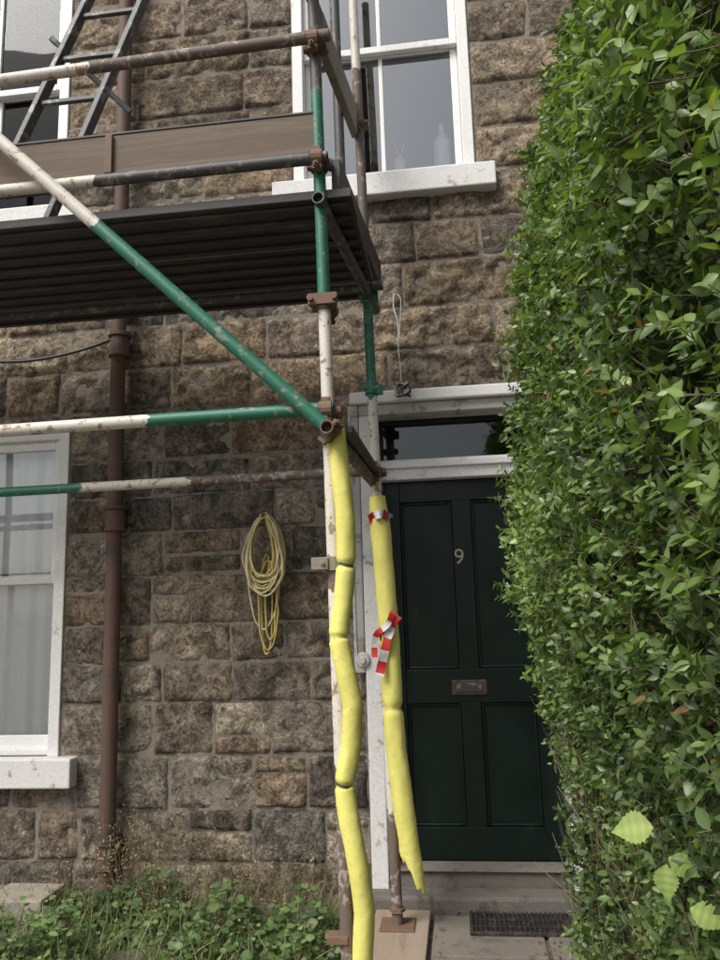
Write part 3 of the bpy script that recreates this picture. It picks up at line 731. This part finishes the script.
Q_=P_+np.stack([rng.normal(-.02,.03,nb_),rng.normal(0,.06,nb_),rng.uniform(.03,.16,nb_)],1)
twig_mesh('dry_twigs',P_,Q_,rng.uniform(.001,.002,nb_),M['twig'],hd)
for i in range(14):
    y_=YF-.15-i*.22; xb_=.50+random.uniform(-.05,.1)
    beam('stem_%d'%i,(xb_,y_,.05),(xb_+random.uniform(-.06,.04),y_+random.uniform(-.1,.1),.9),.025,.025,M['twig'],hd,.008)

# weeds
wd_=empty('weeds')
def weedset(name,n,xr,yr,hfun,lsize,cols):
    x=rng.uniform(*xr,n); y=rng.uniform(*yr,n); h=np.array([hfun(a,b) for a,b in zip(x,y)])
    keep=h>.02; x,y,h=x[keep],y[keep],h[keep]; n=len(x)
    z=GZ+h*rng.random(n)**.6
    pos=np.stack([x,y,z],1); an=rng.uniform(0,2*math.pi,n)
    d=np.stack([np.cos(an),np.sin(an),rng.uniform(-.3,.35,n)],1); nn=np.array([0,-.5,1.])+rng.normal(0,.4,(n,3))
    L_=rng.uniform(*lsize,n)*rng.choice([.6,1,1,1.4],n); ci=rng.integers(0,len(cols),n); c=np.array(cols)[ci]*rng.uniform(.6,1.35,(n,1))
    leaf_mesh(name,pos,d,nn,L_,L_*rng.uniform(.55,.9,n),c,M['weed'],wd_)
    P=np.stack([x+rng.normal(0,.02,n),y+rng.normal(0,.02,n),np.full(n,GZ-.01)],1); sel=rng.random(n)<.35
    twig_mesh(name+'_stems',P[sel],pos[sel],np.full(sel.sum(),.0015),M['twig'],wd_)
wc=[(.08,.15,.045),(.12,.20,.06),(.055,.11,.035),(.17,.22,.08),(.13,.18,.07)]
def hf(x,y):
    n1=noise.noise(Vector((x*2.6,y*2.6,1)));n2=noise.noise(Vector((x*7,y*7,4)))
    h=.02+.27*max(0,.36+n1*1.4+.6*n2)
    if x>-.66: h*=max(0,(-.52-x)/.14)
    if x<-2.0: h*=.75
    if y>-.25: h*=.8
    return max(0,h*.8)
weedset('nettle_leaves',6500,(-2.75,-.52),(-1.05,-.08),hf,(.020,.045),wc)
weedset('clover_leaves',2600,(-2.9,-.52),(-1.3,-.15),lambda x,y:.07 if noise.noise(Vector((x*3,y*3,7)))>-.1 else 0,(.012,.024),[(.10,.18,.045),(.14,.22,.06)])
def stalks(name,n,xr,yr,hr,mat,r=.0016):
    P=np.stack([rng.uniform(*xr,n),rng.uniform(*yr,n),np.full(n,GZ)],1); Q=P+np.stack([rng.normal(0,.07,n),rng.normal(-.02,.04,n),rng.uniform(*hr,n)],1)
    twig_mesh(name,P,Q,np.full(n,r),mat,wd_); return Q
straw=worn('dry_straw',(.34,.27,.17),(.20,.16,.10),.4,20,.9)
Qs=np.concatenate([stalks('dry_stalks',260,(-1.95,-.6),(-.45,-.06),(.12,.36),straw),stalks('dry_stalks_tall',60,(-1.72,-1.45),(-.2,-.06),(.25,.50),straw)])
m_=len(Qs); rep=6
pp=np.repeat(Qs,rep,0)+rng.normal(0,.02,(m_*rep,3)); dd=rng.normal(0,1,(m_*rep,3)); 
leaf_mesh('dry_seed_heads',pp,dd,rng.normal(0,1,(m_*rep,3)),rng.uniform(.008,.022,m_*rep),rng.uniform(.004,.010,m_*rep),np.array([.28,.22,.14])*rng.uniform(.6,1.3,(m_*rep,1)),M['weed'],wd_)
ng=1600; P=np.stack([rng.uniform(-2.8,-.55,ng),rng.uniform(-1.0,-.08,ng),np.full(ng,GZ)],1)
leaf_mesh('grass_blades',P,np.stack([rng.normal(0,.35,ng),rng.normal(0,.35,ng),np.ones(ng)],1),rng.normal(0,1,(ng,3)),rng.uniform(.06,.2,ng),np.full(ng,.006),np.array([.17,.20,.08])*rng.uniform(.6,1.3,(ng,1)),M['weed'],wd_,curl=.5)
nl_=700; P=np.stack([rng.uniform(-.6,.6,nl_),rng.uniform(-.9,-.13,nl_),np.full(nl_,.128)],1); P[:,2]=np.where((P[:,0]>-.2),.104,.10); P=P[(P[:,0]<-.47)|(P[:,0]>.22)|(P[:,1]>-.17)|((P[:,0]>-.2)&(P[:,0]<-.14))]
leaf_mesh('leaf_litter',P,np.concatenate([rng.normal(0,1,(len(P),2)),np.zeros((len(P),1))],1),np.array([0,0,1.])+rng.normal(0,.2,(len(P),3)),rng.uniform(.008,.02,len(P)),rng.uniform(.006,.012,len(P)),np.array([.18,.13,.07])*rng.uniform(.5,1.3,(len(P),1)),M['weed'],wd_)
# bramble shoot: serrated compound leaves
bl=empty('bramble_shoot')
def serrated(name,base,d,nrm,L,W,col):
    base=Vector(base); d=Vector(d).normalized(); s=d.cross(Vector(nrm)).normalized(); u=s.cross(d)
    prof=[0,.22,.38,.47,.50,.47,.40,.30,.19,.09,0]; n=20; v=[];f=[]
    for i in range(n+1):
        t=i/n; w=np.interp(t,np.linspace(0,1,11),prof)*(1+(.10 if i%2 else -.06))*W
        sag=-.18*L*t*t
        for q in (-1,-.5,0,.5,1):
            v.append(base+d*(L*t+(.0 if abs(q)<1 else .01*L))+s*w*q+u*(abs(q)*.25*w+sag+(.012*L*math.sin(i*1.6) if abs(q)==.5 else 0)))
    for i in range(n):
        for q in range(4): f.append((i*5+q,i*5+q+1,(i+1)*5+q+1,(i+1)*5+q))
    o=obj(name,v,f,M['weed'],bl,smooth=True); a=o.data.color_attributes.new('Col','FLOAT_COLOR','POINT')
    cols=[]
    for i in range(n+1):
        for q in (-1,-.5,0,.5,1):
            k=(1.15 if q==0 else 1.0)*(1+.08*math.sin(i*1.6)); cols+= [col[0]*k,col[1]*k,col[2]*k,1]
    a.data.foreach_set('color',cols)
serrated('leaf_a',(.222,-2.95,1.185),(-.9,.2,-.1),(-.3,-.8,.6),.052,.040,(.30,.38,.10))
serrated('leaf_b',(.235,-2.95,1.15),(.7,-.2,-.35),(-.3,-.8,.6),.040,.028,(.22,.31,.08))
serrated('leaf_c',(.235,-2.94,1.14),(-.1,-.2,-.7),(-.4,-.8,.3),.042,.030,(.25,.34,.09))
serrated('leaf_d',(.25,-2.97,1.10),(.6,-.3,-.2),(-.3,-.8,.6),.044,.030,(.28,.37,.10))
wire('stem',[[(.30,-2.92,.9),(.265,-2.93,1.02),(.245,-2.94,1.12),(.222,-2.95,1.185)]],.0012,M['twig'],bl)

# ---------------------------------------------------------------- light, sky, camera
w=bpy.data.worlds.new('World'); scene.world=w; w.use_nodes=True; nt=w.node_tree
bg=nt.nodes['Background']; sky=nt.nodes.new('ShaderNodeTexSky'); sky.sky_type='NISHITA'; sky.sun_disc=False
EL,AZ=50,218
sky.sun_elevation=rad(EL); sky.sun_rotation=rad(AZ); sky.dust_density=3.5; sky.air_density=1.2
hs=nt.nodes.new('ShaderNodeHueSaturation'); hs.inputs['Saturation'].default_value=.4
nt.links.new(sky.outputs[0],hs.inputs['Color']); nt.links.new(hs.outputs[0],bg.inputs[0]); bg.inputs[1].default_value=.15
sl_=bpy.data.lights.new('sun','SUN'); sl_.energy=3.3; sl_.angle=rad(28); sl_.color=(1,.965,.91)
so=bpy.data.objects.new('sun',sl_); scene.collection.objects.link(so)
sv=Vector((math.sin(rad(AZ))*math.cos(rad(EL)),math.cos(rad(AZ))*math.cos(rad(EL)),math.sin(rad(EL))))
so.rotation_euler=sv.to_track_quat('Z','Y').to_euler(); so.location=(-3,-8,9)
cam=bpy.data.cameras.new('camera'); cam.lens=29.1; cam.sensor_width=36; cam.clip_start=.02; cam.clip_end=1000
co_=bpy.data.objects.new('camera',cam); scene.collection.objects.link(co_); scene.camera=co_
Rm=Matrix.Rotation(rad(7),3,'Z')@Matrix.Rotation(rad(100),3,'X')@Matrix.Rotation(rad(-1.7),3,'Z')
co_.matrix_world=Matrix.Translation((0,-4,1.45))@Rm.to_4x4()
scene.view_settings.view_transform='Standard'; scene.view_settings.look='None'; scene.view_settings.exposure=0
